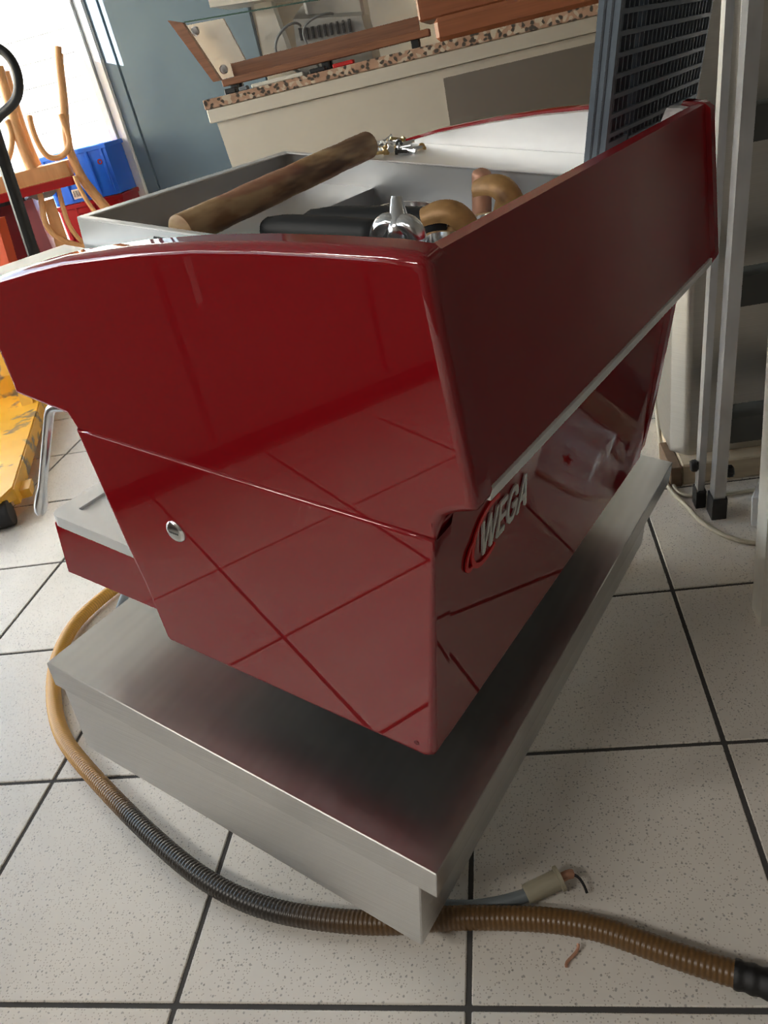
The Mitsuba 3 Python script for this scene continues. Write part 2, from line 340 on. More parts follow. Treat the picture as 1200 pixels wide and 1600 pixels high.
UP_R = [.5, .3, .25, .9, 1.0, 1.0, 1.0, .9, .9, .9, 1.0] + [1.0] * (len(TOPC) - 1) + [.5]
LO_R = [.32, .6, .6, .6, .6, .9, .9, .9, .32]
def densify(P, R, step=2.5):
    out, rr = [], []
    for i, p in enumerate(P):
        q, r0, r1 = P[(i + 1) % len(P)], R[i], R[(i + 1) % len(P)]; k = max(1, int(math.dist(p, q) / step))
        for t in range(k): out.append(np.add(p, np.subtract(q, p) * t / k)); rr.append(r0 + (r1 - r0) * t / k)
    return np.array(out), np.array(rr)
uP, uR = densify(UP_P, UP_R); lP, lR = densify(LO_P, LO_R)
put(em, 'side_panel', LM(shell_y(uP, uR, 9.3, 2.9)), 'red_paint', smooth=35, label='glossy red upper side panel with arched top')
put(em, 'side_panel', LM(shell_y(lP, lR, 9.0, 3.1)), 'red_paint', smooth=35, label='glossy red lower side panel')
def far(P): P = np.array(P, float); P[:, 1] = np.where((P[:, 0] > -18.3) & (P[:, 0] < -10.5) & (P[:, 1] > 50), np.minimum(P[:, 1], 51.4), P[:, 1]); P[:, 0] += np.where(P[:, 1] > 33, 2.6, np.interp(P[:, 1], [3, 14, 33], [.8, 1.4, 1.8])); return P
put(em, 'side_panel', LM(shell_y(far(uP), uR, 82.0, 3.0, -1)), 'red_paint', smooth=35)
put(em, 'side_panel', LM(shell_y(far(lP), lR, 82.1, 3.0, -1)), 'red_paint', smooth=35)
def back(a, b, c, d, th):                                    # sheet between near edge (a top, b bottom) and far edge (c top, d bottom), thickness towards -x
    q = np.array([a, b, d, c], float); o = q.copy(); o[:, 0] -= th; return loft(q, o)
put(em, 'back_panel', LM(back((-6.0, 12.25, 56.3), (-1.75, 12.25, 37.3), (-3.5, 78.95, 56.5), (.75, 78.95, 37.6), 1.2)), 'red_paint_satin', smooth=False, label='dark red upper back panel leaning outward')
put(em, 'back_trim', LM(cat([back((-1.45, 12.3, 37.25), (-1.35, 12.3, 36.4), (1.05, 78.9, 37.55), (1.15, 78.9, 36.7), 2.2)])), 'trim_metal', smooth=False, label='thin bright metal trim strip')
def bilinear(a, b, c, d, th, n=14):
    a, b, c, d = (np.array(q, float) for q in (a, b, c, d)); u = np.linspace(0, 1, n + 1)
    P = np.array([[(a * (1 - v) + b * v) * (1 - w) + (c * (1 - v) + d * v) * w for v in u] for w in u]).reshape(-1, 3); Q = P.copy(); Q[:, 0] -= th; m = n + 1
    I = np.array([[i * m + j, i * m + j + 1, (i + 1) * m + j + 1, (i + 1) * m + j] for i in range(n) for j in range(n)]); F = np.vstack([I[:, [0, 1, 2]], I[:, [0, 2, 3]]]); k = len(P)
    ring = [j for j in range(m)] + [i * m + n for i in range(1, m)] + [n * m + j for j in range(n - 1, -1, -1)] + [i * m for i in range(n - 1, 0, -1)]
    S = [[p, q, q + k] for p, q in zip(ring, ring[1:] + ring[:1])] + [[p, q + k, p + k] for p, q in zip(ring, ring[1:] + ring[:1])]
    m_ = trimesh.Trimesh(np.vstack([P, Q]), np.vstack([F, F[:, ::-1] + k, S]), process=False); m_.fix_normals(); return m_
put(em, 'lower_back_panel', LM(bilinear((-5.35, 12.4, 36.2), (-5.35, 12.4, 3.9), (-4.05, 78.9, 36.2), (-4.05, 78.9, 3.9), 1.0, 2)), 'red_paint', smooth=30, label='glossy red lower back panel')
put(em, 'corner_filler', LM(bx(-8.5, -5.0, 9.3, 12.3, 31.0, 35.0, .3)), 'red_paint', smooth=False)
put(em, 'chassis', LM(cat([bx(-43, -8, 12.6, 78.5, 5.5, 43.0, .3), bx(-57.5, -8, 12.6, 78.5, 36, 43.2, .3), bx(-57.5, -8.5, 12.6, 23.2, 43, 46.6, .3)])), 'dark_steel', smooth=False)
put(em, 'top_cover', LM(bx(-62.5, -7.5, 12.3, 23.3, 46.7, 47.3, .15)), 'steel_satin', smooth=False)
for fx, fy in ((-15, 25), (-36, 25), (-15, 71), (-36, 71)):
    put(em, 'foot', LM(align(lathe([(0, -5.60), (2.4, -5.60), (2.4, -4.6), (1.5, -4.0), (1.5, 5.6), (0, 5.6)], 20), (fx, fy, 0), (0, 0, 1))), 'black_rubber')
# cup tray: open steel box on top, with a folded rim
tx0, tx1, ty0, ty1, tz0, tz1 = -59.6, -12.5, 23.8, 63.3, 43.4, 50.5
w_ = .25
tray = [bx(tx0, tx1, ty0, ty1, tz0, tz0 + .3), bx(tx0, tx0 + w_, ty0, ty1, tz0, tz1), bx(tx1 - w_, tx1, ty0, ty1, tz0, tz1 - 1.), bx(tx0, tx1, ty0, ty0 + w_, tz0, tz1), bx(tx0, tx1, ty1 - w_, ty1, tz0, tz1)]
tray_rim = [bx(tx0 - .05, tx0 + 1.1, ty0, ty1, tz1 - .15, tz1 + .1, .08), bx(tx0, tx1, ty0 - .05, ty0 + .9, tz1 - .15, tz1 + .1, .08), bx(tx0, tx1, ty1 - .9, ty1 + .05, tz1 - .15, tz1 + .1, .08)]
ct = put(em, 'cup_tray', LM(cat(tray)), 'steel_tray', smooth=False, label='open stainless cup tray')
put(em, 'cup_tray__rim', LM(cat(tray_rim)), 'steel_white', smooth=False, label='bright folded rim')
put(em, 'cup_tray__slot', LM(bx(-47.5, -44.2, ty0 - .12, ty0, 48.6, 49.7, .05)), 'black_rubber', smooth=False)
put(em, 'ledge', LM(bx(-53, -4.5, 63.5, 76.2, 49.9, 50.3, .12)), 'steel_white', smooth=False, label='pale steel ledge')
ip = far(dense([(-6.9, 44), (-6.9, 56.0), (-8.8, 56.3), (-14.3, 56.0), (-20.4, 55.5), (-27.3, 54.7), (-35.2, 53.4), (-44.3, 51.5), (-50.0, 49.9), (-55.4, 48.2), (-56, 44)], 1.2))
put(em, 'inner_plate', LM(prism_y(ip, 76.3, 78.6)), 'steel_white', smooth=False, label='pale steel inner end plate')
put(em, 'brew_housing', LM(prism_y([(-44, 34.4), (-58.6, 34.9), (-59.5, 44), (-58, 46.4), (-44, 46.6)], 12.6, 78.6)), 'steel_satin', smooth=False)
# drip tray sticking out at the front
put(em, 'drip_tray_body', LM(prism_y([(-62.0, 15.0), (-62.9, 6.3), (-44, 6.9), (-44.5, 15.0)], 9.95, 80.5)), 'red_paint', smooth=False, label='red drip tray body')
dt = rounded([(-61.9, 9.6), (-44.3, 9.6), (-44.3, 80.8), (-61.9, 80.8)], [1.4, .1, .1, 1.4]); dp = sg.Polygon(dt)
rim = extrude(dp.difference(dp.buffer(-2.6, join_style=2)), 1.7); rim.apply_translation((0, 0, 15.0))
put(em, 'drip_tray', LM(rim), 'steel_white', smooth=35, label='bright steel drip tray rim')
pan = extrude(dp.buffer(-2.55, join_style=2), .5); pan.apply_translation((0, 0, 15.8))
gr = put(em, 'drip_grille', LM(pan), 'steel_white', smooth=False)
for gx in range(3):
    for gy in range(4): put(em, 'drip_grille__slot', LM(bx(-55.2 + gx * 3.2, -54.2 + gx * 3.2, 14.6 + gy * 3, 15.0 + gy * 3, 16.2, 16.36, .03)), 'black_rubber', smooth=False)
# steam wand
wp = curve([(-50, 15.4, 33.0), (-55, 15.2, 31.4), (-60.3, 15, 30.0), (-62.6, 15, 29.2), (-63.6, 15, 28.0), (-64.4, 15, 26.6), (-69, 15, 18.3), (-73.9, 15, 9.4)], 60)
rr = np.full(60, .62); rr[-9:] = [.66, .75, .84, .9, .95, .95, .9, .82, .6]
put(em, 'steam_wand', LM(tube(wp, rr, 16)), 'chrome', smooth=40, label='chrome steam wand with thick tip')
put(em, 'wand_joint', LM(align(trimesh.creation.icosphere(3, 1.3), (-49.6, 15.4, 33.2), (0, 0, 1))), 'black_rubber', smooth=True)
# lock cap and small screws on the side panel
lk = put(em, 'lock_cap', LM(align(lathe([(0, 0), (1.35, 0), (1.35, .12), (1.15, .3), (.9, .38), (0, .40)], 28), (-37.2, 9.0, 22.9), (0, -1, 0))), 'chrome', smooth=35, label='round chrome lock cap')
put(em, 'lock_cap__slot', LM(bx(-37.9, -36.5, 8.56, 8.63, 22.8, 23.0)), 'dark_steel', smooth=False)
for sx, sz in ((-7.2, 5.6), (-45.0, 8.4)): put(em, 'screw', LM(align(lathe([(0, 0), (.35, 0), (.3, .08), (0, .10)], 12), (sx, 9.02 if sx > -40 else 9.94, sz), (0, -1, 0))), 'cabinet_red', smooth=35)
# logo on the back
tm = meshkit.text_mesh('WEGA', 3.5, .18, bold=True); v = tm.vertices.copy(); v[:, 0] -= v[:, 0].min(); sx_ = 11.2 / v[:, 0].max()
bxv = -5.35
tm.vertices = np.stack([bxv + .12 + v[:, 2] + (18.3 + v[:, 0] * sx_ - 12.4) / 66.5 * 1.30, 18.3 + v[:, 0] * sx_ + v[:, 1] * .16, 24.7 + v[:, 1] * 1.12], 1)
lg = put(em, 'logo', LM(tm), 'logo_silver', smooth=False, label='raised silver maker name WEGA')
sw = sg.LineString(curve([(22.6, 29.6), (19.6, 29.4), (17.6, 28.0), (17.0, 26.2), (17.4, 24.6), (19.0, 23.6), (22.0, 23.9)], 40)).buffer(.3)
sw2 = sg.LineString(curve([(17.3, 27.4), (16.0, 26.4), (15.9, 25.0), (17.3, 24.6)], 20)).buffer(.24)
sm = prism_x(sw.union(sw2), bxv + .17, bxv + .34)
put(em, 'logo__swoosh', LM(sm), 'logo_red', smooth=False, label='red swoosh around the first letter')

# ---------------------------------------------------------------- things lying in and on the machine
rp0, rp1 = np.array((-45.3, 25.6, 49.9)), np.array((-44.2, 62.5, 52.35))
ts = np.linspace(0, 1, 40); rp = rp0 + (rp1 - rp0) * ts[:, None]; rad = 1.78 + .03 * np.sin(ts * 21) + .02 * np.sin(ts * 43 + 1); rad[0] *= .8; rad[-1] *= .86; ts[1] = .004; ts[-2] = .996; rp = rp0 + (rp1 - rp0) * ts[:, None]
single('wooden_rod', LM(tube(rp, rad, 20)), 'wood_rod', 'worn brown wooden roller lying across the open steel tray', 'wooden rod', smooth=40)
def portafilter(label, h0, h1, hub, basket_r, spout):
    t = thing('portafilter', label, 'portafilter', 'portafilters in the steel tray')
    h0, h1, hub = map(np.asarray, (h0, h1, hub)); s = np.linspace(0, 1, 24)
    r = 1.55 - .25 * np.exp(-((s - .05) / .1) ** 2) + .12 * np.sin(s * 3.1); r[0] = .9; r[1] = 1.3; r[-1] = .9; r[-2] = 1.2
    put(t, 'handle', LM(tube(h0 + (h1 - h0) * s[:, None], r * 1.12, 18)), 'handle_plastic', smooth=40, label='black plastic handle')
    put(t, 'ferrule', LM(tube(h1 + (hub - h1) * np.linspace(-.02, .75, 6)[:, None], [.95, 1.0, .8, .8, 1.0, 1.0], 16)), 'chrome', smooth=40)
    put(t, 'basket', LM(align(lathe([(basket_r * .82, 0), (basket_r, .2), (basket_r, 1.0), (basket_r * 1.06, 1.2), (basket_r * 1.06, 2.2), (basket_r * .92, 2.2), (basket_r * .85, .6), (basket_r * .82, 0)], 32), hub, (0.1, 0, 1))), 'chrome', smooth=35, label='chrome basket ring')
    if spout:
        c = hub + np.array((.5, -1.5, -.6))
        for s_ in (-1, 1):
            put(t, 'spout', LM(tube(curve([c, c + (s_ * .9, -.9, .3), c + (s_ * 1.9, -1.5, -.1), c + (s_ * 2.3, -1.7, -1.2)], 20), np.linspace(.9, 1.05, 20), 14)), 'chrome', smooth=40)
    return t
portafilter('portafilter with long black handle lying across the tray below the brown spouts', (-38.6, 39.4, 48.2), (-22.6, 45.3, 48.2), (-17.2, 47.3, 46.2), 3.4, False)
portafilter('portafilter at the front of the tray, black handle half hidden by the red side panel', (-41.6, 35.2, 48.1), (-27.4, 38.4, 48.1), (-19.5, 39.6, 46.0), 3.0, False)
ds = thing('double_spout', 'chrome twin spout standing up behind the side panel edge', 'spout')
c = np.array((-23.6, 36.0, 50.2))
put(ds, 'body', LM(tube(curve([c + (-.9, 1.2, 2.6), c + (-.6, .8, 1.5), c + (-.2, .3, .6), c + (0, 0, 0), c + (0, 0, -1.4)], 24), np.linspace(.6, 1.6, 24), 16)), 'chrome', smooth=40)
for s_ in (-1, 1): put(ds, 'nozzle', LM(tube(curve([c + (0, 0, -.2), c + (s_ * 1.3, -.1, .1), c + (s_ * 2.1, -.2, -.5), c + (s_ * 2.4, -.3, -1.6), c + (s_ * 2.4, -.3, -2.6)], 24), np.linspace(1.2, 1.0, 24), 16)), 'chrome', smooth=40)
def curl(name, label, o, rot, sc, m='brass_stained'):
    # an open pouring spout: half-pipe that bends over
    s = np.linspace(0, 1, 22); P = np.stack([-3.2 + 5.2 * s, 0 * s, 1.5 * np.sin(s * 2.0) - 2.8 * s ** 3], 1); R = 1.3 + .25 * np.sin(s * 3)
    th = np.linspace(-.25, math.pi + .25, 14); V = []
    t_, A, B = frames(P)
    for sgn in (0, 1):
        rr_ = R - sgn * .28
        V.append(P[:, None] + rr_[:, None, None] * (np.cos(th)[None, :, None] * np.array([0, 1., 0]) + np.sin(th)[None, :, None] * np.cross(np.array([0, 1., 0]), -t_)[:, None] * 1.0))
    V = np.array(V); n, k = len(s), len(th); V = V.reshape(-1, 3); F = []
    idx = lambda a, i, j: a * n * k + i * k + j
    for i in range(n - 1):
        for j in range(k - 1):
            for a in (0, 1):
                q = [idx(a, i, j), idx(a, i + 1, j), idx(a, i + 1, j + 1), idx(a, i, j + 1)]
                if a: q = q[::-1]
                F += [q[:3], [q[0], q[2], q[3]]]
        for j in (0, k - 1):
            q = [idx(0, i, j), idx(0, i + 1, j), idx(1, i + 1, j), idx(1, i, j)]; F += [q[:3], [q[0], q[2], q[3]]]
    for i in (0, n - 1):
        for j in range(k - 1):
            q = [idx(0, i, j), idx(0, i, j + 1), idx(1, i, j + 1), idx(1, i, j)]; F += [q[:3], [q[0], q[2], q[3]]]
    me = trimesh.Trimesh(V * sc, F, process=False); me.fix_normals()
    me.apply_transform(trimesh.transformations.euler_matrix(*np.radians(rot))); me.apply_translation(o)
    t = thing(name, label, 'spout', 'stained brass spouts in the tray'); put(t, 'channel', LM(me), m, smooth=40)
    st = tube(curve([(.2, 0, .6), (.1, 0, -.6), (0, 0, -2.2), (0, 0, -3.6)], 14), np.linspace(1.0, .8, 14), 14); st.apply_scale(sc); st.apply_transform(trimesh.transformations.euler_matrix(*np.radians(rot))); st.apply_translation(o)
    put(t, 'stem', LM(st), m, smooth=40); return t
curl('pouring_spout', 'brown stained brass spout curling to the left, nearer of two', (-21.4, 44.8, 48.1), (0, 8, 12), 1.12)
curl('pouring_spout', 'brown stained brass spout behind the nearer one, by the red back panel', (-19.8, 54.2, 48.9), (0, 10, -8), 1.12)
single('copper_pin', LM(tube(curve([(-24.3, 58.0, 44.3), (-24.6, 58.4, 47.5), (-24.9, 58.8, 50.3), (-24.9, 58.8, 51.2)], 14), np.r_[np.full(12, 1.25), 1.1, .6], 16)), 'copper_dull', 'dull copper coloured rounded peg standing behind the brass spouts', 'peg', smooth=40)
ring = thing('filter_basket', 'shallow chrome filter ring lying between the black handles and the roller', 'filter basket')
put(ring, 'ring', LM(align(lathe([(3.2, 0), (3.9, 0), (4.0, .3), (4.0, 2.0), (4.25, 2.2), (4.25, 2.5), (3.8, 2.5), (3.6, .4), (3.2, 0)], 36), (-30.8, 50.0, 45.4), (0, 0, 1))), 'chrome', smooth=35)
for i in range(22):                                           # screws and fittings heaped on the ledge
    a = RNG.uniform(0, 2 * math.pi); q = np.array((-44.8 + RNG.normal(0, 1.9), 70.6 + RNG.normal(0, 2.1), 50.65 + max(0, RNG.normal(.25, .4)))); d = np.array((math.cos(a), math.sin(a), RNG.uniform(-.1, .25))); ln_ = RNG.uniform(1.2, 2.6)
    t = thing('screw', ('small brass coloured loose screw in the heap on the steel ledge', 'small shiny loose screw in the heap on the steel ledge', 'small dull grey loose screw in the heap on the steel ledge', 'small dark loose screw in the heap on the steel ledge')[i % 4], 'screw', ('brass', 'shiny', 'grey', 'dark')[i % 4] + ' loose screws on the ledge'); mm_ = ('brass', 'chrome', 'steel_satin', 'dark_steel')[i % 4]
    put(t, 'shank', LM(tube([q, q + d * ln_], .24, 8)), mm_, smooth=40); put(t, 'head', LM(tube([q - d * .35, q + d * .02], .5, 8)), mm_, smooth=40)

# plastic grate standing on the ledge
gt = thing('plastic_grate', 'dark slate plastic grating standing upright on the machine top', 'grate')
def grate(y, z, dx=0): return np.array((-12.2 + (y - 68) * .03 + (z - 54) * .025 + dx, y - (z - 54) * .085, z + (y - 68) * -.012))
def gbox(y0, y1, z0, z1, d0, d1):
    P = [grate(y, z, d) for y in (y0, y1) for z in (z0, z1) for d in (d0, d1)]; return LM(hull(P))
GY0, GY1, GZT = 67.6, 108.5, 84.0
rows = np.arange(54.0, GZT, 2.2)
put(gt, 'frame', cat([gbox(GY0 - .2, GY0 + .8, 50.9, GZT, -2.5, .1), gbox(GY1 - .7, GY1, 52.0, GZT, -2.5, .05), gbox(GY0, 75.6, 50.9, 53.2, -2.5, .05), gbox(76.4, GY1, 52.0, 52.8, -2.5, 0), gbox(GY0, GY1, GZT, GZT + .8, -2.5, .1)]), 'slate_plastic', smooth=False)
for d in (-1.8, -.9): put(gt, 'edge_groove', gbox(GY0 - .28, GY0 - .15, 51.2, GZT, d, d + .25), 'slate_dark', smooth=False)
for z in rows: put(gt, 'rail', gbox(GY0, GY1 if z > 52.3 else 75.6, z - .26, z + .26, -1.9, .05), 'slate_plastic', smooth=False)
for y in np.arange(GY0 + 2.0, GY1 - .5, 1.72): put(gt, 'slat', gbox(y - .17, y + .17, 51 if y < 75.4 else 52.0, GZT, -1.3, -.2), 'slate_plastic', smooth=False)
put(gt, 'backing', cat([gbox(GY0, 75.6, 51, GZT, -2.5, -2.3), gbox(76.4, GY1, 52.0, GZT, -2.5, -2.3)]), 'slate_dark', smooth=False)

# ================================================================ HOSES ON THE FLOOR
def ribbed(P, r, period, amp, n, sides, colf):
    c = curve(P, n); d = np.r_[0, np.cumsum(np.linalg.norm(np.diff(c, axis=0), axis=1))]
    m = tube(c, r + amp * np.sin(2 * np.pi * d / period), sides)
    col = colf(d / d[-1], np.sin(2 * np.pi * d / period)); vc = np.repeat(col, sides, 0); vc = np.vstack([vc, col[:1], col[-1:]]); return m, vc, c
HP = [(-.20, 1.04, .016), (-.33, .97, .016), (-.415, .885, .016), (-.462, .80, .016), (-.482, .725, .016), (-.473, .637, .016), (-.438, .545, .016), (-.365, .43, .016), (-.283, .35, .016), (-.179, .266, .016), (-.091, .2, .016), (-.007, .145, .016), (.072, .109, .016), (.141, .092, .016), (.205, .085, .015), (.251, .084, .015), (.31, .088, .015), (.368, .087, .016), (.418, .084, .016), (.472, .074, .016), (.515, .058, .016), (.557, .041, .016), (.594, .028, .016), (.66, .004, .016), (.78, -.05, .016), (.95, -.14, .016)]
def hose_lit_col(s, w):  # paints in the backlit amber glow and the dark middle of shade and fluid
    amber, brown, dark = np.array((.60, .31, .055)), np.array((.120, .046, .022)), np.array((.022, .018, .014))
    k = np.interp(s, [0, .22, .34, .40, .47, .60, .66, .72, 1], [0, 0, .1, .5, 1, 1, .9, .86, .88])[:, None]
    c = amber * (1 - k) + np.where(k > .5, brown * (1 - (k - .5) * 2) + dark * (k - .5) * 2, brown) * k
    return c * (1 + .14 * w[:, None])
hm, hc, hpts = ribbed(HP,   .0130, .0056, .00032, 2000, 14, hose_lit_col)
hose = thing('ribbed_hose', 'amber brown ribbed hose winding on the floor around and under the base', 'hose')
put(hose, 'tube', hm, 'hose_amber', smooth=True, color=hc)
wr = hpts[(hpts[:, 0] > .600) & (hpts[:, 0] < .93)]
put(hose, 'tape_wrap', tube(wr, .0142 + .0006 * np.sin(np.arange(len(wr)) * .42), 14), 'black_rubber', smooth=40, label='black tape wrapped around the hose end')
gh = thing('grey_hose', 'pale grey hose with cream connector and bare copper end on the floor tiles', 'hose')
gp = curve([(-.10, .34, .010), (.05, .23, .010), (.20, .135, .010), (.309, .1055, .010), (.353, .106, .010), (.385, .112, .011), (.403, .117, .013)], 60)
put(gh, 'tube', tube(gp, .0075, 14), 'cable_grey', smooth=40)
cd = np.array((.39, .16, .04)); cd /= np.linalg.norm(cd)
put(gh, 'connector', align(lathe([(0, 0), (.0105, 0), (.0115, .004), (.0115, .040), (.0145, .041), (.0145, .045), (.008, .046), (0, .046)], 22), (.399, .1155, .0135), cd), 'cream_plastic', smooth=35, label='cream plastic connector')
e = np.array((.399, .1155, .0135)) + cd * .046
put(gh, 'copper_end', tube(curve([e, e + cd * .008, e + cd * .013 + (0, 0, -.002)], 8), .0052, 12), 'copper_dull', smooth=40)
put(gh, 'wire', tube(curve([e + cd * .008, e + cd * .018 + (.001, -.006, -.002), e + cd * .024 + (.004, -.022, -.013)], 12), .0016, 8), 'black_rubber', smooth=40)
gh2 = single('grey_cable', tube(curve([(-.13, .80, .18), (-.20, .845, .172), (-.275, .80, .150), (-.325, .72, .10), (-.345, .64, .05), (-.33, .55, .012), (-.25, .47, .009), (-.12, .36, .009)], 60), .0085, 12), 'cable_grey', 'grey cable curving down beside the base next to the ribbed hose', 'cable', smooth=40)
single('zip_tie', tube(curve([(.452, .062, .008), (.448, .054, .004), (.440, .047, .003), (.437, .040, .003)], 12), .0016, 8), 'copper_dull', 'thin brown tie end sticking out below the hose', 'cable tie', smooth=40)
single('floor_scrap', tube(curve([(.655, .095, .002), (.667, .094, .002), (.672, .090, .002), (.682, .089, .002)], 8), .0012, 6), 'dark_steel', 'tiny dark scrap on the floor tile at the right', 'scrap', smooth=40)

# ================================================================ COUNTER AND WHAT STANDS ON IT
CY = 2.30
cc = thing('counter_cabinet', 'long stainless steel counter under the granite worktop', 'counter')
put(cc, 'fascia', bx(-.432, 1.3, CY + .002, CY + .03, .802, .843, .002), 'steel_counter', smooth=False)
put(cc, 'body', hull([(-.415, CY + .02, .80), (-.37, CY + .02, .10), (1.30, CY + .02, .80), (1.30, CY + .02, .10), (-.415, CY + .62, .80), (-.37, CY + .62, .10), (1.30, CY + .62, .80), (1.30, CY + .62, .10)]), 'steel_counter', smooth=False)
put(cc, 'plinth', bx(-.33, 1.3, CY + .06, CY + .6, 0, .10), 'dark_steel', smooth=False)
put(cc, 'dark_reflection', bx(.33, 1.0, CY + .0165, CY + .03, .13, .775), 'counter_reflection', smooth=False, label='dark reflection painted on the steel counter front')  # dark patch painted for the soft reflection in the counter front
single('granite_worktop', bx(-.434, 1.3, CY - .004, CY + .72, .843, .871, .002), 'granite', 'pink and black speckled granite worktop on the steel counter', 'worktop', smooth=False)
gd = thing('glass_display', 'wood framed glass guard standing on the granite worktop', 'glass guard')
by = CY + .17
put(gd, 'base_board', bx(-.405, .30, by - .01, by + .09, .896, .917, .002), 'wood_walnut', smooth=False)
put(gd, 'riser', hull([(-.37, by + .03, .917), (.27, by + .03, .917), (-.37, by + .05, .917), (.27, by + .05, .917), (-.37, by + .03, .957), (.27, by + .03, .957), (-.37, by + .05, .957), (.27, by + .05, .957)]), 'wood_walnut', smooth=False)
pf = np.array([(-.435, .917), (-.409, .917), (-.482, 1.100), (-.528, 1.116)])
put(gd, 'end_frame', prism_y(pf, by - .005, by + .022), 'wood_walnut', smooth=False)
gl = np.array([(-.409, .919), (.27, .919), (.27, 1.042), (-.478, 1.098)])
put(gd, 'glass', trimesh.Trimesh([(x, by + .006, z) for x, z in gl], [[0, 1, 2], [0, 2, 3]], process=False), 'glass', smooth=False)
put(gd, 'glass_edge', hull([(-.478, by + .002, 1.098), (.27, by + .002, 1.042), (-.478, by + .010, 1.098), (.27, by + .010, 1.042), (-.478, by + .002, 1.102), (.27, by + .002, 1.046), (-.478, by + .010, 1.102), (.27, by + .010, 1.046)]), 'glass_edge', smooth=False)
for bx_, bz in ((-.447, 1.068), (-.388, .945)): put(gd, 'bolt', align(lathe([(0, 0), (.014, 0), (.014, .004), (.010, .008), (0, .009)], 20), (bx_, by - .002, bz), (0, -1, 0)), 'chrome', smooth=35)
put(gd, 'end_board', prism_y([(-.445, .92), (-.315, .92), (-.365, 1.088), (-.535, 1.098)], by + .065, by + .08), 'wall_cream', smooth=False)
for fx in (-.37, -.05, .25):
    for fy in (by + .01, by + .07): put(gd, 'leg', bx(fx - .012, fx + .012, fy - .012, fy + .012, .871, .896, .001), 'dark_plastic', smooth=False)
mc = thing('kitchen_scale', 'pale grey machine with a row of vent slots behind the glass guard', 'scale')
put(mc, 'body', hull([(-.18, 2.66, .871), (.085, 2.66, .871), (-.18, 2.9, .871), (.085, 2.9, .871), (-.165, 2.68, 1.045), (.07, 2.68, 1.005), (-.165, 2.88, 1.09), (.07, 2.88, 1.05)]), 'grey_plastic', smooth=False)
put(mc, 'upper_body', bx(-.13, .075, 2.74, 2.90, 1.0, 1.25, .01), 'white_plastic', smooth=False)
for i in range(9): x = -.150 + i * .0215; put(mc, 'vent', hull([(x, 2.655, .978 - i * .0015), (x + .007, 2.655, .978 - i * .0015), (x + .001, 2.655, 1.015 - i * .0028), (x + .008, 2.655, 1.015 - i * .0028), (x, 2.69, .978), (x + .007, 2.69, .978), (x, 2.69, 1.012), (x + .008, 2.69, 1.012)]), 'dark_plastic', smooth=False)
wt_ = thing('white_stand', 'white plastic stand with a flat tray top behind the glass guard', 'stand')
put(wt_, 'tray_top', hull([(-.405, 2.56, 1.128), (-.06, 2.56, 1.095), (-.405, 2.80, 1.128), (-.06, 2.80, 1.095), (-.405, 2.56, 1.150), (-.06, 2.56, 1.117), (-.405, 2.80, 1.150), (-.06, 2.80, 1.117)]), 'white_plastic', smooth=False)
put(wt_, 'column', hull([(-.30, 2.66, .871), (-.19, 2.66, .871), (-.30, 2.74, .871), (-.19, 2.74, .871), (-.285, 2.67, 1.115), (-.225, 2.67, 1.115), (-.285, 2.73, 1.115), (-.225, 2.73, 1.115)]), 'white_plastic', smooth=False)
single('appliance_cable', tube(curve([(-.14, 2.66, 1.02), (-.17, 2.63, 1.03), (-.22, 2.62, 1.00), (-.235, 2.62, .96), (-.21, 2.62, .92), (-.17, 2.63, .885), (-.1, 2.63, .877)], 50), .0045, 8), 'cable_grey', 'grey cable looping down between the white stand and the vented machine', 'cable', smooth=40)
single('appliance_cable', tube(curve([(-.02, 2.655, 1.03), (-.08, 2.62, 1.03), (-.125, 2.61, 1.0), (-.115, 2.61, .94), (-.10, 2.62, .885), (-.05, 2.62, .877)], 50), .004, 8), 'cable_grey', 'grey cable hanging across the front of the vented machine', 'cable', smooth=40)
bb = thing('wooden_box', 'brown stained wooden box at the right end of the granite worktop', 'box')
put(bb, 'lid', bx(.275, 1.2, CY + .14, CY + .62, .937, 1.10, .006), 'wood_cherry', smooth=False)
put(bb, 'plinth', bx(.322, 1.2, CY + .10, CY + .60, .872, .937, .012), 'wood_cherry', smooth=False)
for nm, lab, x0, x1, z1, m, cn in (('thumb_knob', 'small black object under the left end of the guard board', -.395, -.355, .888, 'dark_plastic', 'knob'), ('clip', 'dark blue clip under the guard board beside the black object', -.345, -.315, .884, 'slate_plastic', 'clip'), ('white_card', 'white card lying on the worktop under the guard board', -.30, -.12, .884, 'white_plastic', 'card'), ('red_clip', 'small red object under the guard board on the granite', -.02, .05, .884, 'bright_red', 'clip'), ('black_case', 'small black case under the guard board left of the red object', -.10, -.045, .885, 'dark_plastic', 'case')):
    single(nm, bx(x0, x1, by - .045, by - .014, .8712, z1, .003), m, lab, cn, smooth=False)

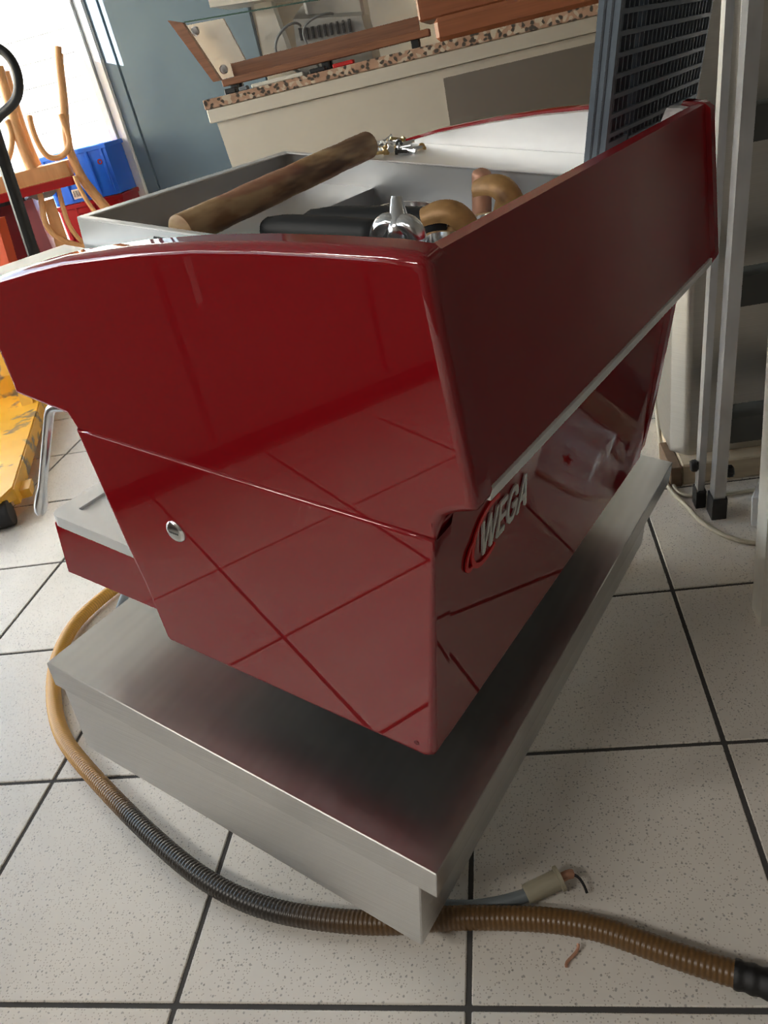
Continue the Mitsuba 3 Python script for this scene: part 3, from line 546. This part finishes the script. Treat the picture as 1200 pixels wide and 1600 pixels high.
# ================================================================ RIGHT SIDE: LADDER, STEEL PANEL, BLOCKS, CABLE, CARTON
ld = thing('aluminium_ladder', 'folded aluminium step ladder with black rubber feet leaning on the right wall', 'ladder')
LE = .060                                                    # lean: metres of x per metre of height
def lp(x, y, z): return (x + LE * z, y + .02 * z, z)
def rail(x0, x1, y0, y1, z0, z1): return hull([lp(x, y, z) for x in (x0, x1) for y in (y0, y1) for z in (z0, z1)])
for x, sg_ in ((.778, 1), (1.135, -1)):
    put(ld, 'rail', cat([rail(x, x + .020, .868, .874, .035, 2.1), rail(x, x + .003, .868, .900, .035, 2.1), rail(x + .017, x + .020, .868, .900, .035, 2.1)]), 'aluminium_worn', smooth=False)
    put(ld, 'foot', rail(x - .003, x + .023, .864, .903, 0, .042), 'black_rubber', smooth=False, label='black rubber foot')
    xr = x - .018 if sg_ > 0 else x + .026
    put(ld, 'rear_rail', cat([rail(xr, xr + .012, .915, .919, .03, 2.05), rail(xr, xr + .003, .915, .940, .03, 2.05), rail(xr + .009, xr + .012, .915, .940, .03, 2.05)]), 'aluminium_worn', smooth=False)
    put(ld, 'foot', rail(xr - .003, xr + .015, .911, .943, 0, .036), 'black_rubber', smooth=False, label='black rubber foot')
    for kx in (xr - .014, x + .022): put(ld, 'clamp_knob', align(lathe([(0, 0), (.010, 0), (.012, .004), (.012, .010), (.008, .013), (0, .013)], 16), lp(kx, .922 if kx < x else .885, .088), (1, 0, 0)), 'black_rubber', smooth=35)
for i in range(8):
    z = .175 + .245 * i; put(ld, 'tread', rail(.797, 1.136, .872, .930, z - .024, z + .024), 'tread_grey', smooth=False, label='dark ribbed tread')
single('pale_pole', hull([(x + .018 * z, y, z) for x in (.774, .825) for y in (.555, .60) for z in (0, 2.3)]), 'pole_cream', 'pale cream square pole standing in front of the ladder at the right edge', 'pole', smooth=False)
sp = thing('cabinet_front', 'tall brushed stainless steel cabinet panel with rounded edge standing on wooden blocks behind the ladder', 'panel')
prof = rounded([(.742, 1.30), (.742, 1.075), (.768, 1.045), (1.30, 1.045), (1.30, 1.30)], [0, .012, .02, .004, 0])
pm = extrude(sg.Polygon(prof), 1.25); v = pm.vertices.copy(); v[:, 0] += LE * .6 * v[:, 2]; v[:, 2] += .046; pm.vertices = v
put(sp, 'sheet', pm, 'steel_post', smooth=25)
put(sp, 'seam', hull([(x + LE * .6 * z, y, z + .046) for x in (.832, .840) for y in (1.038, 1.05) for z in (.01, 1.24)]), 'trim_metal', smooth=False)
put(sp, 'screw', align(lathe([(0, 0), (.012, 0), (.010, .004), (0, .005)], 16), (.876, 1.045, .815), (0, -1, 0)), 'brass', smooth=35)
single('wood_block', bx(.752, 1.29, 1.005, 1.30, 0, .0455, .003), 'wood_block', 'pale wooden block under the steel panel', 'block', smooth=False)
single('wood_block', bx(.728, .751, 1.0, 1.12, 0, .044, .002), 'wood_dark_block', 'dark brown wooden batten at the left end of the pale block', 'block', smooth=False)
single('floor_cable', tube(curve([(.74, 1.30, .20), (.742, 1.22, .08), (.735, 1.14, .012), (.722, 1.05, .005), (.728, .97, .005), (.745, .90, .005), (.752, .865, .005), (.785, .80, .005), (.83, .768, .005), (.93, .745, .005), (1.04, .76, .005)], 90), .0045, 10), 'cable_white', 'off-white cable running in a curve over the floor past the ladder feet', 'cable', smooth=40)
single('floor_cable', tube(curve([(.735, 1.04, .005), (.742, .962, .005), (.758, .952, .005), (.80, .945, .005), (.9, .95, .005)], 50), .004, 10), 'cable_white', 'off-white cable running behind the ladder feet', 'cable', smooth=40)
ca = thing('carton', 'small white carton with a red mark lying between the ladder rails', 'carton')
cm = bx(-.075, .075, -.055, .055, 0, .062, .002); cm.apply_transform(trimesh.transformations.rotation_matrix(-.45, (0, 0, 1))); cm.apply_translation((.925, .845, .001))
put(ca, 'box', cm, 'carton', smooth=False)
st = [(math.cos(a) * (.014 if i % 2 == 0 else .006), math.sin(a) * (.014 if i % 2 == 0 else .006)) for i, a in enumerate(np.linspace(0, 2 * math.pi, 10, endpoint=False) + math.pi / 2)]
stm = extrude(sg.Polygon(st), .0006); v = stm.vertices.copy(); stm.vertices = np.stack([v[:, 0] - .02, -.0552 - v[:, 2], v[:, 1] + .03], 1); stm.fix_normals(); stm.apply_transform(trimesh.transformations.rotation_matrix(-.45, (0, 0, 1))); stm.apply_translation((.925, .845, .001))
put(ca, 'mark', stm, 'bright_red', smooth=False, label='red star shaped mark')

# ================================================================ LEFT BACKGROUND: PALLET TRUCK, TABLE, CHAIR, CRATES
pt = thing('pallet_truck', 'worn yellow pallet truck with black handle and black wheel at the left edge', 'pallet truck')
fd = np.array((-.40, .92, 0)); fd /= np.linalg.norm(fd); fr = np.array((fd[1], -fd[0], 0))       # fork direction (away) and its right side
fo = np.array((-.890, 1.195, 0))
def fp(a, b, z): return fo + fd * a + fr * b + np.array((0, 0, z))
def fbox(a0, a1, b0, b1, z0, z1, zt=None): return hull([fp(a, b, z) for a in (a0, a1) for b in (b0, b1) for z in (z0, z1)])
put(pt, 'fork', cat([hull([fp(.03, -.13, .085), fp(.03, -.03, .085), fp(.10, .0, .085), fp(1.05, .0, .085), fp(1.05, -.17, .085), fp(.10, -.16, .085)] + [fp(.03, -.13, .078), fp(.03, -.03, .078), fp(.10, .0, .078), fp(1.05, .0, .078), fp(1.05, -.17, .078), fp(.10, -.16, .078)]), fbox(.09, 1.05, -.012, .004, .035, .080), fbox(.10, 1.05, -.17, -.158, .035, .08)]), 'yellow_paint', smooth=False)
put(pt, 'fork_tip', hull([fp(.02, -.12, .066), fp(.02, -.04, .066), fp(.03, -.03, .084), fp(.03, -.13, .084), fp(.10, -.01, .05), fp(.10, -.13, .05), fp(.09, .0, .08), fp(.09, .0, .05)]), 'yellow_paint', smooth=False)
put(pt, 'bracket', fbox(.13, .20, .004, .030, .03, .055), 'yellow_paint', smooth=False)
o = fp(.045, -.085, .036); put(pt, 'wheel', align(lathe([(0, 0), (.034, 0), (.036, .006), (.036, .064), (.034, .07), (0, .07)], 24), o, fr), 'black_rubber', smooth=35, label='black fork roller')
put(pt, 'fork', cat([fbox(.03, 1.05, -.55, -.39, .078, .085), fbox(.10, 1.05, -.402, -.39, .035, .08)]), 'yellow_paint', smooth=False)
o = fp(.12, -.505, .036); put(pt, 'wheel', align(lathe([(0, 0), (.034, 0), (.036, .006), (.036, .064), (.034, .07), (0, .07)], 24), o, fr), 'black_rubber', smooth=35)
put(pt, 'head', cat([hull([fp(1.05, b, z) for b in (-.56, .01) for z in (.05, .16)] + [fp(1.13, b, z) for b in (-.56, .01) for z in (.05, .30)]), fbox(1.13, 1.25, -.36, -.19, .10, .48)]), 'yellow_paint', smooth=False)
put(pt, 'stub', hull([fp(.86, -.06, .085), fp(.95, -.06, .085), fp(.86, -.02, .085), fp(.95, -.02, .085), fp(.93, -.06, .19), fp(.99, -.06, .19), fp(.93, -.02, .19), fp(.99, -.02, .19)]), 'yellow_paint', smooth=False)
for b in (-.37, -.18): o = fp(1.3, b, .085); put(pt, 'wheel', align(lathe([(0, 0), (.08, 0), (.085, .008), (.085, .042), (.08, .05), (0, .05)], 28), o, fr), 'black_rubber', smooth=35)
hb = np.array([(-1.120, 2.12, .44), (-1.031, 2.0, .555), (-.985, 2.0, .975), (-1.00, 2.0, .915)])
put(pt, 'handle_bar', cat([tube(np.linspace(hb[1], hb[2], 12), .027, 10, flat=.6), tube(np.linspace(hb[0], hb[1], 8), .027, 10, flat=.6), tube(np.linspace(fp(1.19, -.275, .47), hb[0], 8), .021, 10, flat=.6)]), 'dark_plastic', smooth=40, label='black handle bar')
put(pt, 'handle_loop', tube(curve([(-1.00, 2.0, .91), (-.955, 2.0, .955), (-.885, 2.0, .985), (-.853, 2.0, 1.035), (-.852, 2.0, 1.080), (-.873, 2.0, 1.112), (-.94, 2.0, 1.145), (-1.04, 2.0, 1.13), (-1.10, 2.0, 1.06), (-1.09, 2.0, .98), (-1.02, 2.0, .90)], 70), .0135, 12), 'dark_plastic', smooth=40, label='black loop grip')

CD = np.array((-.44, .90, 0)); CD /= np.linalg.norm(CD); CU = np.array((CD[1], -CD[0], 0)); CO = np.array((-1.2, 2.75, 0))     # depth and width directions of the chair
def cpt(u, w, z): return CO + CU * u + CD * w + np.array((0, 0, z))
def cbox(u0, u1, w0, w1, z0, z1): return hull([cpt(u, w, z) for u in (u0, u1) for w in (w0, w1) for z in (z0, z1)])
tb = thing('red_table', 'red topped table with a dark red cabinet below, chair upside down on it', 'table')
put(tb, 'tabletop', hull([cpt(u, w, z) for u, w in rounded([(-.62, -.075), (.006, -.075), (.006, .28), (-.62, .28)], .02) for z in (.700, .730)]), 'table_red', smooth=25, label='red table top')
put(tb, 'underside', cbox(-.6, -.20, .0, .27, .684, .698), 'dark_plastic', smooth=False)
put(tb, 'bracket', hull([cpt(u, w, z) for u, w, z in ((-.19, .02, .698), (-.06, .02, .698), (-.19, .08, .698), (-.06, .08, .698), (-.16, .02, .674), (-.10, .02, .674), (-.16, .08, .674), (-.10, .08, .674))]), 'grey_plastic', smooth=False)
put(tb, 'cabinet', cbox(-.60, -.225, .02, .26, .0, .684), 'cabinet_red', smooth=False, label='dark red cabinet body')
put(tb, 'side_board', cbox(-.224, -.175, .01, .26, .0, .684), 'lit_panel_pink', smooth=False, label='red side board painted pink for the light on it')
single('orange_board', hull([(-1.53, 2.40, .0), (-1.47, 2.40, .0), (-1.53, 2.46, .0), (-1.47, 2.46, .0), (-1.46, 2.40, .66), (-1.365, 2.40, .66), (-1.46, 2.46, .66), (-1.365, 2.46, .66)]), 'orange_plastic', 'orange plastic board standing at the left edge in front of the red table', 'board', smooth=False)
ch = thing('bentwood_chair', 'light bentwood chair turned upside down on the red table', 'chair')
def stick(name, pts, r0, r1, w, label=None, n=50): put(ch, name, tube(curve([np.array(q) + CD * w for q in pts], n), np.linspace(r0, r1, n), 12), 'wood_beech', smooth=40, label=label)
so = rounded([(-.33, .0), (.008, .0), (.008, .31), (-.33, .31)], .045)
put(ch, 'seat', cat([hull([cpt(u, w, z) for u, w in so for z in (.748, .786)]), hull([cpt(u * 1.02, w, z) for u, w in so for z in (.7305, .752)])]), 'wood_beech', smooth=25)
BL = [(-1.09, 2.804, 1.16), (-1.114, 2.792, 1.073), (-1.135, 2.782, .99), (-1.175, 2.762, .834), (-1.175, 2.762, .758), (-1.167, 2.766, .696), (-1.14, 2.779, .615), (-1.10, 2.80, .50), (-1.05, 2.82, .38)]
FL = [(-1.295, 2.704, 1.14), (-1.308, 2.698, 1.02), (-1.316, 2.693, .92), (-1.319, 2.692, .83), (-1.318, 2.693, .786)]
for w in (.02, .30):
    stick('back_leg', BL, .0125, .0175, w); stick('front_leg', FL, .017, .025, w)
stick('brace', [(-1.259, 2.721, .964), (-1.267, 2.717, .91), (-1.265, 2.718, .857), (-1.251, 2.725, .815), (-1.219, 2.741, .803), (-1.187, 2.757, .816), (-1.166, 2.768, .845), (-1.160, 2.77, .89), (-1.160, 2.771, .944)], .0105, .0105, .0, 'bent wooden brace hoop')
stick('brace', [(-1.337, 2.683, .965), (-1.342, 2.68, .906), (-1.375, 2.664, .846), (-1.413, 2.646, .816), (-1.44, 2.639, .847)], .0105, .0105, .01)
stick('back_hoop', [(-1.327, 2.687, .699), (-1.329, 2.687, .674), (-1.345, 2.679, .597), (-1.337, 2.683, .544), (-1.301, 2.701, .50), (-1.23, 2.73, .46), (-1.15, 2.77, .45)], .0115, .0115, .01)
stick('back_hoop', [(-1.259, 2.72, .699), (-1.261, 2.72, .685), (-1.269, 2.716, .613), (-1.269, 2.716, .55), (-1.254, 2.724, .494), (-1.22, 2.74, .44)], .0095, .0095, .01)
stick('back_hoop', [(-1.187, 2.757, .73), (-1.187, 2.757, .694), (-1.181, 2.759, .651), (-1.169, 2.765, .598), (-1.14, 2.78, .52)], .0085, .0085, -.085)
put(ch, 'back_slat', hull([np.array(q) + CD * d for q in ((-1.326, 2.688, .665), (-1.288, 2.707, .667), (-1.297, 2.703, .46), (-1.350, 2.68, .45)) for d in (.02, .032)]), 'wood_beech', smooth=False)

def crate(name, label, x0, x1, y0, y1, z0, z1, m):
    t = thing(name, label, 'crate'); w = .006
    put(t, 'shell', cat([bx(x0, x1, y0, y0 + w, z0, z1, .001), bx(x0, x1, y1 - w, y1, z0, z1, .001), bx(x0, x0 + w, y0, y1, z0, z1, .001), bx(x1 - w, x1, y0, y1, z0, z1, .001), bx(x0, x1, y0, y1, z0, z0 + w)]), m, smooth=False)
    put(t, 'rim', cat([bx(x0 - .008, x1 + .008, y0 - .008, y0 + .004, z1 - .018, z1, .002), bx(x0 - .008, x1 + .008, y1 - .004, y1 + .008, z1 - .018, z1, .002), bx(x0 - .008, x0 + .004, y0, y1, z1 - .018, z1, .002), bx(x1 - .004, x1 + .008, y0, y1, z1 - .018, z1, .002)]), m, smooth=False)
    for k in range(5): x = x0 + .012 + (x1 - x0 - .04) * k / 4; put(t, 'rib', bx(x, x + .012, y0 - .007, y0 + .002, z0 + .01, z1 - .014, .002), m, smooth=False)
    put(t, 'grip', bx(x0 + .08, x0 + .18, y0 - .005, y0 + .002, z1 - .045, z1 - .022, .002), m, smooth=False)
    return t
b1 = crate('plastic_crate', 'bright blue plastic crate with a white bar code label, on the red crate', -1.50, -1.18, 3.085, 3.265, .607, .811, 'crate_blue')
put(b1, 'label', bx(-1.40, -1.347, 3.0775, 3.081, .622, .662), 'label_white', smooth=False, label='white bar code label')
for i in range(9): put(b1, 'label__bar', bx(-1.394 + i * .0046, -1.394 + i * .0046 + (.0012 if i % 3 else .0026), 3.0768, 3.0778, .630, .656), 'print_black', smooth=False)
put(b1, 'mark', align(lathe([(.006, 0), (.011, 0), (.011, .0012), (.006, .0012), (.006, 0)], 20), (-1.222, 3.080, .745), (0, -1, 0)), 'crate_red', smooth=False, label='small red round mark')
crate('plastic_crate', 'dark red plastic crate under the blue crate', -1.50, -1.18, 3.085, 3.265, .400, .604, 'crate_red')
crate('plastic_crate', 'grey plastic crate at the bottom of the stack under the red crate', -1.50, -1.18, 3.085, 3.265, .196, .397, 'grey_plastic')
crate('plastic_crate', 'dark plastic crate on the floor below the grey crate', -1.50, -1.18, 3.085, 3.265, .0, .193, 'slate_plastic')
